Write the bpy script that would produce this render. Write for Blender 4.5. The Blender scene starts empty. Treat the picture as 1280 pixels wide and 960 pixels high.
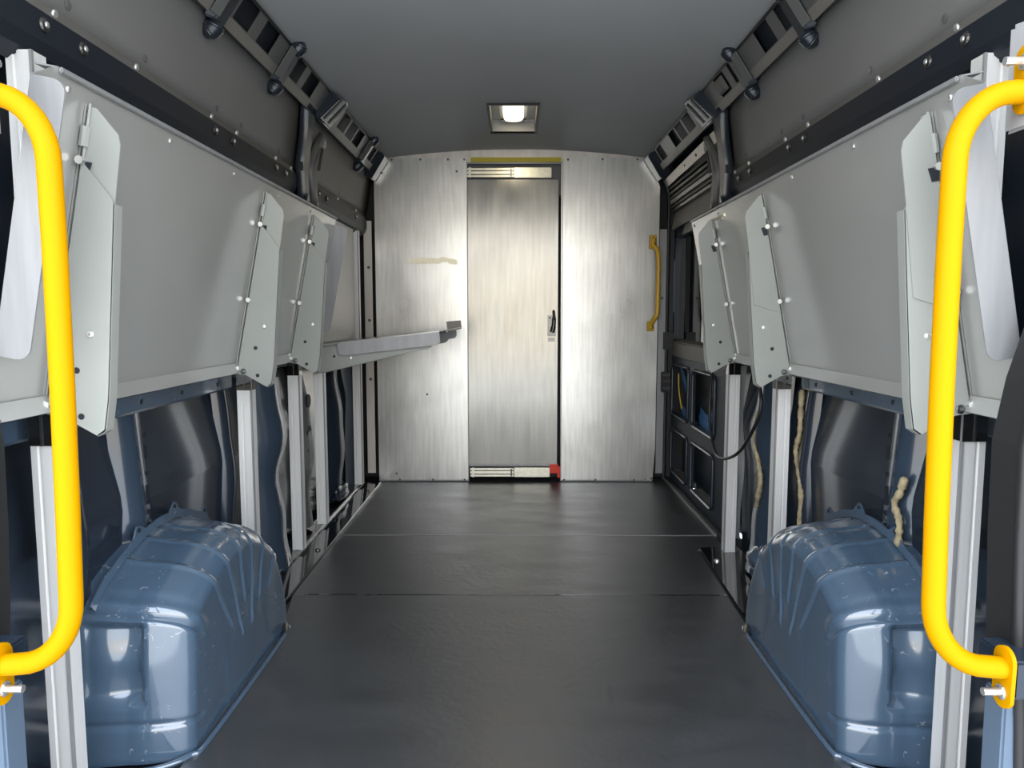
import bpy, bmesh, math, random
from mathutils import Vector, Matrix
random.seed(7)
C = bpy.context.scene.collection
PI = math.pi

# ------------------------------------------------------------------ materials
def mat(name, col, rough=.5, metal=0., spec=.5, coat=0., var=0., vscale=(6, 6, 6), rvar=0., bump=0., bscale=60., emit=None, es=0., aniso=0., cior=1.5, dist=0., scratch=None, streak=0., ior=1.5):
    m = bpy.data.materials.new(name); m.use_nodes = True
    nt = m.node_tree; N = nt.nodes; L = nt.links
    b = N['Principled BSDF']
    b.inputs['Base Color'].default_value = (*col, 1)
    b.inputs['Roughness'].default_value = rough
    b.inputs['Metallic'].default_value = metal; b.inputs['IOR'].default_value = ior
    b.inputs['Specular IOR Level'].default_value = spec
    b.inputs['Coat Weight'].default_value = coat
    b.inputs['Coat Roughness'].default_value = .08; b.inputs['Coat IOR'].default_value = cior
    b.inputs['Anisotropic'].default_value = aniso
    if emit:
        b.inputs['Emission Color'].default_value = (*emit, 1); b.inputs['Emission Strength'].default_value = es
    tc = N.new('ShaderNodeTexCoord')
    if var or rvar:
        mp = N.new('ShaderNodeMapping'); mp.inputs['Scale'].default_value = vscale
        L.new(tc.outputs['Object'], mp.inputs['Vector'])
        nz = N.new('ShaderNodeTexNoise'); nz.inputs['Scale'].default_value = 1; nz.inputs['Detail'].default_value = 3; nz.inputs['Roughness'].default_value = .6; nz.inputs['Distortion'].default_value = dist
        L.new(mp.outputs[0], nz.inputs['Vector'])
        if var:
            cr = N.new('ShaderNodeValToRGB')
            cr.color_ramp.elements[0].position = .3; cr.color_ramp.elements[1].position = .7
            cr.color_ramp.elements[0].color = (*[max(0, c*(1-var)) for c in col], 1)
            cr.color_ramp.elements[1].color = (*[min(1, c*(1+var)) for c in col], 1)
            L.new(nz.outputs['Fac'], cr.inputs[0]); L.new(cr.outputs[0], b.inputs['Base Color'])
        if rvar:
            mr = N.new('ShaderNodeMapRange')
            mr.inputs['From Min'].default_value = .3; mr.inputs['From Max'].default_value = .7
            mr.inputs['To Min'].default_value = max(.02, rough-rvar); mr.inputs['To Max'].default_value = min(1, rough+rvar)
            L.new(nz.outputs['Fac'], mr.inputs[0]); L.new(mr.outputs[0], b.inputs['Roughness'])
    if streak:
        m5 = N.new('ShaderNodeMapping'); m5.inputs['Scale'].default_value = (60, 60, 4.5); L.new(tc.outputs['Object'], m5.inputs['Vector'])
        n5 = N.new('ShaderNodeTexNoise'); n5.inputs['Scale'].default_value = 1; n5.inputs['Detail'].default_value = 2; L.new(m5.outputs[0], n5.inputs['Vector'])
        n6 = N.new('ShaderNodeTexNoise'); n6.inputs['Scale'].default_value = 3.2; n6.inputs['Detail'].default_value = 4; n6.inputs['Distortion'].default_value = .6; L.new(tc.outputs['Object'], n6.inputs['Vector'])
        ad = N.new('ShaderNodeMath'); ad.operation = 'ADD'; L.new(n5.outputs['Fac'], ad.inputs[0]); L.new(n6.outputs['Fac'], ad.inputs[1])
        mr5 = N.new('ShaderNodeMapRange'); mr5.inputs['From Min'].default_value = .7; mr5.inputs['From Max'].default_value = 1.3
        mr5.inputs['To Min'].default_value = 1-streak; mr5.inputs['To Max'].default_value = 1+streak; L.new(ad.outputs[0], mr5.inputs[0])
        vm = N.new('ShaderNodeVectorMath'); vm.operation = 'SCALE'; vm.inputs[0].default_value = col
        if b.inputs['Base Color'].links: L.new(b.inputs['Base Color'].links[0].from_socket, vm.inputs[0])
        L.new(mr5.outputs[0], vm.inputs['Scale']); L.new(vm.outputs[0], b.inputs['Base Color'])
    if scratch:
        n3 = N.new('ShaderNodeTexNoise'); n3.inputs['Scale'].default_value = 42; n3.inputs['Detail'].default_value = 6; n3.inputs['Distortion'].default_value = 2.
        n4 = N.new('ShaderNodeTexNoise'); n4.inputs['Scale'].default_value = 5; n4.inputs['Detail'].default_value = 2
        for q in (n3, n4): L.new(tc.outputs['Object'], q.inputs['Vector'])
        m3 = N.new('ShaderNodeMapRange'); m3.inputs['From Min'].default_value = .66; m3.inputs['From Max'].default_value = .70
        m4 = N.new('ShaderNodeMapRange'); m4.inputs['From Min'].default_value = .50; m4.inputs['From Max'].default_value = .60
        L.new(n3.outputs['Fac'], m3.inputs[0]); L.new(n4.outputs['Fac'], m4.inputs[0])
        mu = N.new('ShaderNodeMath'); mu.operation = 'MULTIPLY'; L.new(m3.outputs[0], mu.inputs[0]); L.new(m4.outputs[0], mu.inputs[1])
        mx = N.new('ShaderNodeMix'); mx.data_type = 'RGBA'; mx.inputs['B'].default_value = (*scratch, 1); mx.inputs['A'].default_value = (*col, 1)
        L.new(mu.outputs[0], mx.inputs['Factor'])
        if b.inputs['Base Color'].links: L.new(b.inputs['Base Color'].links[0].from_socket, mx.inputs['A'])
        L.new(mx.outputs['Result'], b.inputs['Base Color'])
    if bump:
        n2 = N.new('ShaderNodeTexNoise'); n2.inputs['Scale'].default_value = bscale; n2.inputs['Detail'].default_value = 4
        L.new(tc.outputs['Object'], n2.inputs['Vector'])
        bp = N.new('ShaderNodeBump'); bp.inputs['Strength'].default_value = bump; bp.inputs['Distance'].default_value = .01
        L.new(n2.outputs['Fac'], bp.inputs['Height']); L.new(bp.outputs[0], b.inputs['Normal'])
    return m

M = dict(
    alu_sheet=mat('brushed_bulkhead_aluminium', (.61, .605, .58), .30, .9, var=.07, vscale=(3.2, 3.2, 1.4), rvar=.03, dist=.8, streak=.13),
    alu_shelf=mat('grey_shelf_aluminium', (.52, .52, .505), .21, .45, var=.06, vscale=(1.5, 1.2, 1.5), rvar=.04),
    alu_lip=mat('mill_aluminium', (.32, .322, .328), .42, .2, var=.10, vscale=(30, 30, 3)),
    alu_post=mat('extruded_aluminium', (.90, .90, .89), .42, .3, var=.05, vscale=(40, 40, 2)),
    gusset=mat('grey_painted_steel', (.325, .337, .312), .42, .0, coat=.1, var=.03),
    zinc=mat('zinc_plated', (.62, .60, .50), .32, 1., var=.12, vscale=(30, 30, 60)),
    bolt=mat('bright_bolt', (.72, .72, .70), .32, .8),
    dark_bolt=mat('dark_bolt', (.12, .12, .12), .25, .8),
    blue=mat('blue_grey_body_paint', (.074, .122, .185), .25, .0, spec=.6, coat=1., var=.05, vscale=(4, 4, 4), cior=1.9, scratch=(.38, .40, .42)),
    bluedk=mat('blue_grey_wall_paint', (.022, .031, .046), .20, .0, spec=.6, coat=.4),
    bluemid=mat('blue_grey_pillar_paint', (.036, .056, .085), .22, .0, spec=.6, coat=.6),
    navy=mat('navy_paint', (.022, .033, .050), .32, .0, spec=.35, coat=.15),  # dark navy shared by far pillars, outer skins and frames
    head=mat('grey_headliner_board', (.205, .202, .199), .55, .0, spec=.4, var=.05, vscale=(3, 3, 3)),
    ceil=mat('grey_roof_liner', (.47, .466, .46), .55, .0, spec=.4, var=.05, vscale=(1.5, 1.5, 1.5)),
    band=mat('black_painted_rail', (.015, .019, .027), .5, .0, spec=.22),
    bandlip=mat('grey_lit_flange', (.14, .135, .125), .55, .0),  # light on the band's tilted flange put into this grey; plain grey elsewhere
    rail=mat('grey_roof_rail_paint', (.115, .113, .110), .45, .0, coat=.1),
    railflange=mat('lit_rail_flange', (.22, .205, .185), .5),  # lighter than the rail: light on its lower flange put into the colour
    latch=mat('dull_latch_steel', (.30, .29, .27), .4, .8),
    doornavy=mat('side_door_paint', (.024, .034, .050), .5, .0, spec=.15),
    hole=mat('dark_slot', (.008, .011, .017), .6),
    clip=mat('dark_blue_clip', (.020, .026, .036), .32, .0, coat=.25),
    floor=mat('black_rubber_floor', (.014, .0165, .0215), .40, .0, spec=.5, ior=2.9, var=.12, vscale=(3, 9, 5), rvar=.05, bump=.10, bscale=45),
    gloss=mat('black_glossy_sill', (.012, .012, .012), .07, .0, spec=.6, coat=.6),
    matte=mat('black_matte_trim', (.010, .011, .013), .5),
    yellow=mat('yellow_powder_coat', (.57, .270, .0), .45, .0, spec=.08, coat=.0),
    ochre=mat('ochre_powder_coat', (.70, .42, .03), .35, .0, coat=.3),
    ytape=mat('yellow_tape', (.55, .44, .02), .5),
    red=mat('red_plastic', (.92, .065, .03), .4),
    tape=mat('beige_tape_residue', (.92, .86, .68), .5, .75, var=.08, vscale=(60, 60, 60)),
    foam=mat('beige_sealant_foam', (.40, .33, .20), .75, var=.35, vscale=(40, 40, 40), bump=.5, bscale=70),
    bstrap=mat('blue_strap', (.06, .20, .46), .5),
    ywire=mat('yellow_wire', (.7, .5, .08), .5),
    cable=mat('black_cable', (.012, .012, .013), .4),
    glass=mat('dark_window_glass', (.008, .010, .013), .04, .0, spec=.7),
    ltgrey=mat('light_grey_paint', (.42, .42, .43), .4, coat=.2),
    skyblue=mat('pale_blue_paint', (.12, .17, .24), .3, coat=.4),
    seal=mat('black_door_seal', (.024, .024, .025), .5),
    lens=mat('lit_lamp_lens', (.9, .85, .7), .3, emit=(1., .88, .62), es=3.2),
    lampbox=mat('grey_lamp_housing', (.52, .50, .46), .4, .4),
    timber=mat('pale_edge_strip', (.66, .62, .57), .45, .5, var=.1, vscale=(20, 20, 3)),
    ground=mat('outdoor_concrete', (.66, .64, .60), .8, var=.12, vscale=(.6, .6, .6)),  # tone raised to stand in for sunlit ground and bounce light inside
)

# ------------------------------------------------------------------ helpers
class MB:
    def __init__(s): s.v = []; s.f = []
    def add(s, vs, fs):
        o = len(s.v); s.v += [tuple(p) for p in vs]; s.f += [tuple(o+i for i in f) for f in fs]; return s
    def box(s, a, b):
        (x0, y0, z0), (x1, y1, z1) = a, b
        return s.hexa([(x0,y0,z0),(x1,y0,z0),(x1,y1,z0),(x0,y1,z0)], [(x0,y0,z1),(x1,y0,z1),(x1,y1,z1),(x0,y1,z1)])
    def hexa(s, bot, top):
        n = len(bot)
        fs = [tuple(reversed(range(n))), tuple(range(n, 2*n))] + [(i, (i+1) % n, n+(i+1) % n, n+i) for i in range(n)]
        return s.add(list(bot)+list(top), fs)
    def plate(s, pts, off):
        off = Vector(off); return s.hexa(pts, [tuple(Vector(p)+off) for p in pts])
    def tube(s, path, r, seg=12, cap=True, flat=None):
        P = [Vector(p) for p in path]; n = len(P); rs = r if isinstance(r, (list, tuple)) else [r]*n
        t0 = (P[1]-P[0]).normalized()
        a = Vector((0, 0, 1)) if abs(t0.z) < .9 else Vector((1, 0, 0))
        u = (a - t0*a.dot(t0)).normalized(); vs = []; fs = []
        for i in range(n):
            t = (P[min(i+1, n-1)]-P[max(i-1, 0)]).normalized()
            u = (u - t*u.dot(t)).normalized(); w = t.cross(u)
            for k in range(seg):
                th = 2*PI*k/seg
                vs.append(P[i]+(u*math.cos(th)+w*math.sin(th))*rs[i])
        for i in range(n-1):
            for k in range(seg):
                fs.append((i*seg+k, i*seg+(k+1) % seg, (i+1)*seg+(k+1) % seg, (i+1)*seg+k))
        if cap: fs += [tuple(reversed(range(seg))), tuple(range((n-1)*seg, n*seg))]
        return s.add(vs, fs)
    def grid(s, fn, us, vs, holes=()):
        W = len(vs); pts = [fn(u, v) for u in us for v in vs]; fs = []
        for i in range(len(us)-1):
            for j in range(len(vs)-1):
                uc = (us[i]+us[i+1])/2; vc = (vs[j]+vs[j+1])/2
                if any(a < uc < b and c < vc < d for a, b, c, d in holes): continue
                fs.append((i*W+j, i*W+j+1, (i+1)*W+j+1, (i+1)*W+j))
        return s.add(pts, fs)
    def dome(s, c, axis, r, h, seg=10):
        c = Vector(c); ax = Vector(axis).normalized(); a = Vector((0, 1, 0)) if abs(ax.y) < .9 else Vector((1, 0, 0))
        u = (a-ax*a.dot(ax)).normalized(); w = ax.cross(u); vs = []; fs = []
        lv = [(1., 0.), (1., .35), (.8, .75), (.45, .95)]
        for k, z in lv:
            for i in range(seg):
                th = 2*PI*i/seg; vs.append(c+(u*math.cos(th)+w*math.sin(th))*r*k+ax*h*z)
        for l in range(len(lv)-1):
            for i in range(seg): fs.append((l*seg+i, l*seg+(i+1) % seg, (l+1)*seg+(i+1) % seg, (l+1)*seg+i))
        fs += [tuple(range((len(lv)-1)*seg, len(lv)*seg)), tuple(reversed(range(seg)))]
        return s.add(vs, fs)
    def build(s, name, m, parent=None, smooth=False, bevel=0., fix=True, solid=0., origin=None):
        o3 = Vector((0, 0, 0))
        if parent is not None: o3 = wloc(parent)
        elif origin is not None: o3 = Vector(origin)
        else:
            xs = [p[0] for p in s.v]; ys = [p[1] for p in s.v]; zs = [p[2] for p in s.v]
            o3 = Vector(((min(xs)+max(xs))/2, (min(ys)+max(ys))/2, min(zs)))
        me = bpy.data.meshes.new(name); me.from_pydata([tuple(Vector(p)-o3) for p in s.v], [], s.f)
        bm = bmesh.new(); bm.from_mesh(me)
        if fix:
            bmesh.ops.remove_doubles(bm, verts=bm.verts, dist=1e-5); bmesh.ops.recalc_face_normals(bm, faces=bm.faces)
        if bevel:
            eds = [e for e in bm.edges if len(e.link_faces) == 2 and e.calc_face_angle(0) > .5]
            bmesh.ops.bevel(bm, geom=eds, offset=bevel, segments=2, affect='EDGES', clamp_overlap=True)
        bm.to_mesh(me); bm.free()
        if smooth:
            me.shade_smooth()
            try: me.set_sharp_from_angle(angle=math.radians(smooth if smooth is not True else 40))
            except Exception: pass
        o = bpy.data.objects.new(name, me); C.objects.link(o); me.materials.append(m)
        if parent is not None: o.parent = parent
        else: o.location = o3
        if solid:
            md = o.modifiers.new('thickness', 'SOLIDIFY'); md.thickness = solid; md.offset = 0
        return o

def wloc(o):
    p = Vector(o.location)
    while o.parent: o = o.parent; p += Vector(o.location)
    return p
def tag(o, label=None, cat=None, group=None, kind=None):
    if label: o['label'] = label
    if cat: o['category'] = cat
    if group: o['group'] = group
    if kind: o['kind'] = kind
    return o
def thing(name, loc, label, cat, group=None):
    o = bpy.data.objects.new(name, None); C.objects.link(o); o.location = loc; o.empty_display_size = .05
    return tag(o, label, cat, group)
def struct(o): o['kind'] = 'structure'; return o
def dup(o, parent, delta=(0, 0, 0)):
    c = o.copy(); C.objects.link(c); c.parent = parent; c.location = Vector(o.location)+Vector(delta); return c
def lerp(a, b, t): return a+(b-a)*t
def linsp(a, b, n): return [a+(b-a)*i/(n-1) for i in range(n)]
def interp(tab, x):
    if x <= tab[0][0]: return tab[0][1]
    for (a, p), (b, q) in zip(tab, tab[1:]):
        if x <= b: return lerp(p, q, (x-a)/(b-a))
    return tab[-1][1]
def smoothpath(pts, n=8):
    P = [Vector(p) for p in pts]; P = [P[0]*2-P[1]]+P+[P[-1]*2-P[-2]]; out = []
    for i in range(1, len(P)-2):
        for k in range(n):
            t = k/n; a, b, c, d = P[i-1:i+3]
            out.append(.5*((2*b)+(c-a)*t+(2*a-5*b+4*c-d)*t*t+(3*b-a-3*c+d)*t**3))
    return out+[P[-2]]

YB = 4.27     # bulkhead plane
# ------------------------------------------------------------------ outside ground
struct(MB().box((-14, -18, -.80), (14, 12, -.72)).build('ground', M['ground']))

# ------------------------------------------------------------------ floor
fl = MB().box((-1.02, .80, -.06), (1.02, 4.80, -.006)).build('floor', M['matte']); struct(fl)
def mat_panel(pts, label):
    o = MB().plate([(x, y, -.005) for x, y in pts], (0, 0, .006)).build('rubber_floor_mat', M['floor']); tag(o, label, 'floor mat', 'black rubber floor mats')
mat_panel([(-.745, .82), (.745, .82), (.745, 2.20), (.755, 2.494), (-.80, 2.494), (-.745, 2.2)], 'large near black rubber floor mat lying between the two wheel arches')
mat_panel([(-.80, 2.503), (.758, 2.503), (.775, 3.0), (.90, 3.0), (.905, 3.198), (-.80, 3.198)], 'narrow middle strip of black rubber floor mat between the two cross seams')
mat_panel([(-.80, 3.208), (.905, 3.208), (.905, 4.36), (-.82, 4.36)], 'far black rubber floor mat reaching the foot of the aluminium bulkhead')
struct(MB().box((-.80, 2.494, -.004), (.757, 2.503, .0018)).build('trim_1', M['gloss']))
struct(MB().box((-.80, 3.198, -.004), (.905, 3.208, .0022)).build('trim_2', M['alu_lip']))

# left sill: folded black glossy ledge the posts stand on
b = MB()
prof = [(-.800, -.005), (-.802, .010), (-.806, .012), (-.897, .018), (-.8975, .030), (-.95, .034), (-.955, -.005)]
b.hexa([(x, 2.42, z) for x, z in prof], [(x, 4.20, z) for x, z in prof])
sl = b.build('floor_sill', M['gloss']); tag(sl, 'long black glossy floor sill under the left aluminium posts', 'sill')
MB().box((-.9005, 2.43, .029), (-.8965, 4.15, .0325)).build('edge_line', M['alu_lip'], sl)
for y in (2.95, 3.97): MB().dome((-.835, y, .013), (0, 0, 1), .012, .010).build('screw', M['dark_bolt'], sl)
# right sill plate
b = MB().hexa([(.762, 2.34, .000), (.95, 2.34, .000), (.95, 3.02, .000), (.79, 3.02, .000)], [(.762, 2.34, .006), (.95, 2.34, .012), (.95, 3.02, .012), (.79, 3.02, .006)])
sr = b.build('sill_plate', M['gloss']); tag(sr, 'short black glossy sill plate at the foot of the right far post', 'sill')
MB().dome((.815, 2.84, .007), (0, 0, 1), .012, .010).build('screw', M['bolt'], sr)
# step of the sliding door
b = MB().box((.912, 3.03, -.10), (.93, 4.42, .03)); struct(b.build('trim_3', M['matte']))
struct(MB().box((.902, 3.20, -.004), (.914, 4.38, .010)).build('trim_4', M['alu_lip']))

# ------------------------------------------------------------------ side walls
def wall_profile(s, y):
    return [(.985, -.03), (.975, .30), (.965, .52), (.968, .56), (1.005, .775), (.985, .79), (.985, 1.46), (.94, 1.60)]
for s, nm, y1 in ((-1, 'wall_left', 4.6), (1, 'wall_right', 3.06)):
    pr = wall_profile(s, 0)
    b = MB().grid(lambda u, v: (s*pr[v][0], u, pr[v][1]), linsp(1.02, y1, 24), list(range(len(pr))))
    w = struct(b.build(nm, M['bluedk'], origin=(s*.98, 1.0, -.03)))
    # hat shaped pillars
    def pillar(y, wd, dep, z0, z1, wob=0., m='blue', seed=0):
        zs = linsp(z0, z1, 28)
        def fn(u, v):
            c = [0, .12, .28, .72, .88, 1]; d = [0, .55, 1, 1, .55, 0]
            q = wob*math.sin(u*11+seed)+wob*.5*math.sin(u*23+seed*2)
            ww = wd*(1+.8*q)
            return (s*(.975-dep*d[v]*(1+q*1.2)+ (interp([(.5, 0), (.78, .02)], u))), y+(c[v]-.5)*ww+q*.05, u)
        struct(MB().grid(fn, zs, list(range(6))).build('wall_pillar', M[m], w, smooth=50))
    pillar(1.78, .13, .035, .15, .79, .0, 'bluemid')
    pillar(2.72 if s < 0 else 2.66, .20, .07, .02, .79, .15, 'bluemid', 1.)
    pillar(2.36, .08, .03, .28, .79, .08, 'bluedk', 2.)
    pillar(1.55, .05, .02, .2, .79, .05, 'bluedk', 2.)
    # slots on the first pillar
    for k, (z, h) in enumerate([(.70, .012), (.655, .035), (.60, .010), (.545, .050), (.50, .012), (.45, .045)]):
        MB().box((s*.9385, 1.79, z-h/2), (s*.9415, 1.803, z+h/2)).build('slot', M['hole'], w)
    if s < 0:
        # far inner structure between the last posts
        pillar(3.18, .12, .05, .05, .80, .12, 'rail', 3.)
        for z in (.62, .48, .40): MB().tube([(-.922, 3.18, z), (-.93, 3.18, z)], .03, 12).build('opening', M['hole'], w)
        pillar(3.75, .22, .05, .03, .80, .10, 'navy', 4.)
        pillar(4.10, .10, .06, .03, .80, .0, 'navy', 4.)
# lumpy folded paint at the base behind the posts
def lump(name, c, r, m, label, cat, seed):
    random.seed(seed); bm = bmesh.new(); bmesh.ops.create_icosphere(bm, subdivisions=3, radius=1)
    ph = [random.uniform(0, 6) for _ in range(6)]
    b = MB(); bm.verts.ensure_lookup_table()
    vs = []
    for v in bm.verts:
        k = 1+.18*math.sin(5*v.co.x+ph[0])*math.sin(4*v.co.y+ph[1])+.12*math.sin(9*v.co.z+ph[2])
        vs.append((c[0]+v.co.x*r[0]*k, c[1]+v.co.y*r[1]*k, max(c[2]-.02, c[2]+v.co.z*r[2]*k)))
    b.add(vs, [tuple(x.index for x in f.verts) for f in bm.faces]); bm.free()
    return tag(b.build(name, m, smooth=60), label, cat)
lump('wheel_housing_seam', (-.935, 2.60, .07), (.035, .12, .075), M['blue'], 'crumpled blue-grey metal foot of the left wall pillar behind the wheel arch', 'metal foot', 1)
lump('wheel_housing_seam', (.93, 2.62, .07), (.045, .12, .075), M['blue'], 'crumpled blue-grey metal foot of the right wall pillar behind the wheel arch', 'metal foot', 2)
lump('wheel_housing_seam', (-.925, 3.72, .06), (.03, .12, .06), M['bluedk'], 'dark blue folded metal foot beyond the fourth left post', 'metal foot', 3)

# horizontal slotted rail just below the shelves
for s, side in ((-1, 'left'), (1, 'right')):
    y1 = 2.36
    b = MB()
    pr = [(.945, .865), (.945, .815), (.951, .806), (.938, .802), (.938, .765), (.945, .758), (.975, .755)]
    b.grid(lambda u, v: (s*pr[v][0], u, pr[v][1]), [1.06, 1.5, 2.0, y1], list(range(7)))
    r = b.build('slotted_wall_rail', M['blue']); tag(r, f'blue-grey slotted rail along the {side} wall just under the folded shelf', 'rail')
    MB().grid(lambda u, v: (s*(.9435 if v else .9445), u, .865-.05*v), [1.07, y1-.01], [0, 1]).build('upper_flange', M['bandlip'], r)  # grey reflection on the rail's upper face put in as colour
    for y, h in ((1.62, .028), (1.78, .012), (2.0, .012), (2.24, .012)):
        MB().box((s*.9365, y, .784-h/2), (s*.9385, y+.010, .784+h/2)).build('slot', M['hole'], r)
    for y in (1.68, 1.98, 2.28): MB().dome((s*.943, y, .835), (-s, 0, 0), .008, .004).build('rivet', M['bandlip'], r)
    # rear wall closing the dark area under far shelves
    b = MB().box((s*.958, 2.36, .79), (s*.972, 3.04 if s > 0 else 4.3, .845))
    o = b.build('wall_rail_end', M['bandlip']); tag(o, f'dark grey rail end on the {side} wall behind the far posts', 'rail')

# ------------------------------------------------------------------ upper side band, headliner board
for s, side, y1 in ((-1, 'left', 4.24), (1, 'right', 3.02)):
    segs = [(1.0, 2.90), (3.02, 4.24)] if s < 0 else [(1.0, 2.98)]
    for k, (ya, yb) in enumerate(segs):
        pr = [(.905, 1.455), (.878, 1.475), (.868, 1.50), (.866, 1.553), (.872, 1.556), (.884, 1.583), (.90, 1.59)]
        b = MB().grid(lambda u, v: (s*pr[v][0], u, pr[v][1]), [ya, yb], list(range(4)))
        far = ' in front of the far pillar' if k == 0 and s < 0 else (' beyond the pillar' if k else '')
        t = thing('side_rail_panel', (s*.88, ya, 1.455), f'black rail panel with bolts above the {side} folded shelf{far}', 'rail panel')
        b.build('panel', M['band'], t)
        MB().grid(lambda u, v: (s*pr[v+3][0], u, pr[v+3][1]), [ya, yb], [0, 1, 2, 3]).build('upper_flange', M['bandlip'], t)
        yl = dict([(-1, [1.372, 1.492, 2.126, 2.256, 2.654, 2.762, 3.213, 3.346, 3.95]), (1, [1.449, 1.575, 2.226, 2.346, 2.729, 2.863])])[s]
        rv = dict([(-1, [1.421, 1.717, 2.129, 2.316, 2.682, 2.862, 3.08, 3.166, 3.6, 4.0]), (1, [1.497, 1.808, 2.229, 2.411, 2.778, 2.95])])[s]
        for y in yl:
            if ya < y < yb:
                bo = MB().dome((s*.867, y, 1.530), (-s, 0, 0), .014, .007, 14).build('bolt', M['dark_bolt'], t)
                MB().dome((s*.861, y, 1.530), (-s, 0, 0), .006, .004, 8).build('bolt_head', M['bolt'], bo)
        for y in rv:
            if ya < y < yb: MB().dome((s*.877, y, 1.569), (-s, 0, -.3), .0085, .006, 10).build('rivet', M['bolt'], t)
        # headliner board
        hp = [(.886, 1.583), (.880, 1.62), (.862, 1.74), (.838, 1.86)]
        b = MB().grid(lambda u, v: (s*hp[v][0], u, hp[v][1]), linsp(ya-.05, yb+.08, 8), [0, 1, 2, 3])
        o = b.build('headliner_board', M['head'], solid=.004, smooth=60)
        tag(o, f'grey headliner board on the upper {side} side{far}' if far else f'grey headliner board on the upper {side} side above its rivet line', 'lining panel')
        for y in [q+.05 for q in rv]:
            if ya < y < yb: MB().dome((s*.879, y, 1.605), (-s, 0, -.1), .010, .003, 10).build('plug', M['rail'], o)
# wall skin behind, above
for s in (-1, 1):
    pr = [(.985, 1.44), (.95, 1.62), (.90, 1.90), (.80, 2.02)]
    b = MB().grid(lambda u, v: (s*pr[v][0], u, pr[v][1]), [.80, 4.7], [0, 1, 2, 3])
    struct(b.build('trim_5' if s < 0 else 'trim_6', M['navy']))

# ------------------------------------------------------------------ ceiling with lamp recess
def cz(x): return 1.972-.052*(x/.78)**2
def ceil_fn(u, v):
    z = cz(u); z -= interp([(3.98, 0), (4.27, .016)], v)
    return (u, v, z)
xs = sorted(set([round(x, 4) for x in linsp(-.80, .80, 17)]+[-.125, .098])); ys = sorted([.80, 1.5, 2.2, 3.0, 3.43, 3.94, 3.985, 4.10, 4.27, 4.7])
b = MB().grid(ceil_fn, xs, ys, holes=[(-.125, .098, 3.43, 3.94)])
struct(b.build('ceiling', M['ceil'], smooth=30))
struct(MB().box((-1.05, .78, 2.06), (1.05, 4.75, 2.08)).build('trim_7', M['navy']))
lamp = thing('dome_lamp', (-.013, 3.685, 1.97), 'lit recessed dome lamp in the grey roof lining above the bulkhead door', 'lamp')
b = MB(); x0, x1, y0, y1 = -.125, .098, 3.43, 3.94; zt = 2.035
for p in ([(x0, y0), (x1, y0)], [(x1, y0), (x1, y1)], [(x1, y1), (x0, y1)], [(x0, y1), (x0, y0)]):
    (a, c), (d, e) = p; b.add([(a, c, 1.965), (d, e, 1.965), (d, e, zt), (a, c, zt)], [(0, 1, 2, 3)])
b.add([(x0, y0, zt), (x1, y0, zt), (x1, y1, zt), (x0, y1, zt)], [(0, 1, 2, 3)])
b.build('housing', M['lampbox'], lamp)
b = MB()
for a, c in (((x0-.012, y0-.012), (x1+.012, y0)), ((x0-.012, y1), (x1+.012, y1+.012)), ((x0-.012, y0), (x0, y1)), ((x1, y0), (x1+.012, y1))):
    b.box((*a, 1.962), (*c, 1.973))
b.build('rim', M['matte'], lamp)
MB().box((-.083, 3.45, 2.010), (.056, 3.90, 2.03)).build('base_plate', M['ltgrey'], lamp)
b = MB(); b.grid(lambda u, v: (-.0135+.052*u, 3.46+.36*v, 2.012-.032*math.sqrt(max(0, 1-u**4))*min(1, 8*v+.1, 8*(1-v)+.1)), linsp(-1, 1, 17), linsp(0, 1, 17))
b.build('lens', M['lens'], lamp, smooth=60)
for x in (-.074, .047):
    for y in (3.50, 3.84): MB().dome((x, y, 2.010), (0, 0, -1), .007, .005).build('screw', M['dark_bolt'], lamp)

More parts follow.
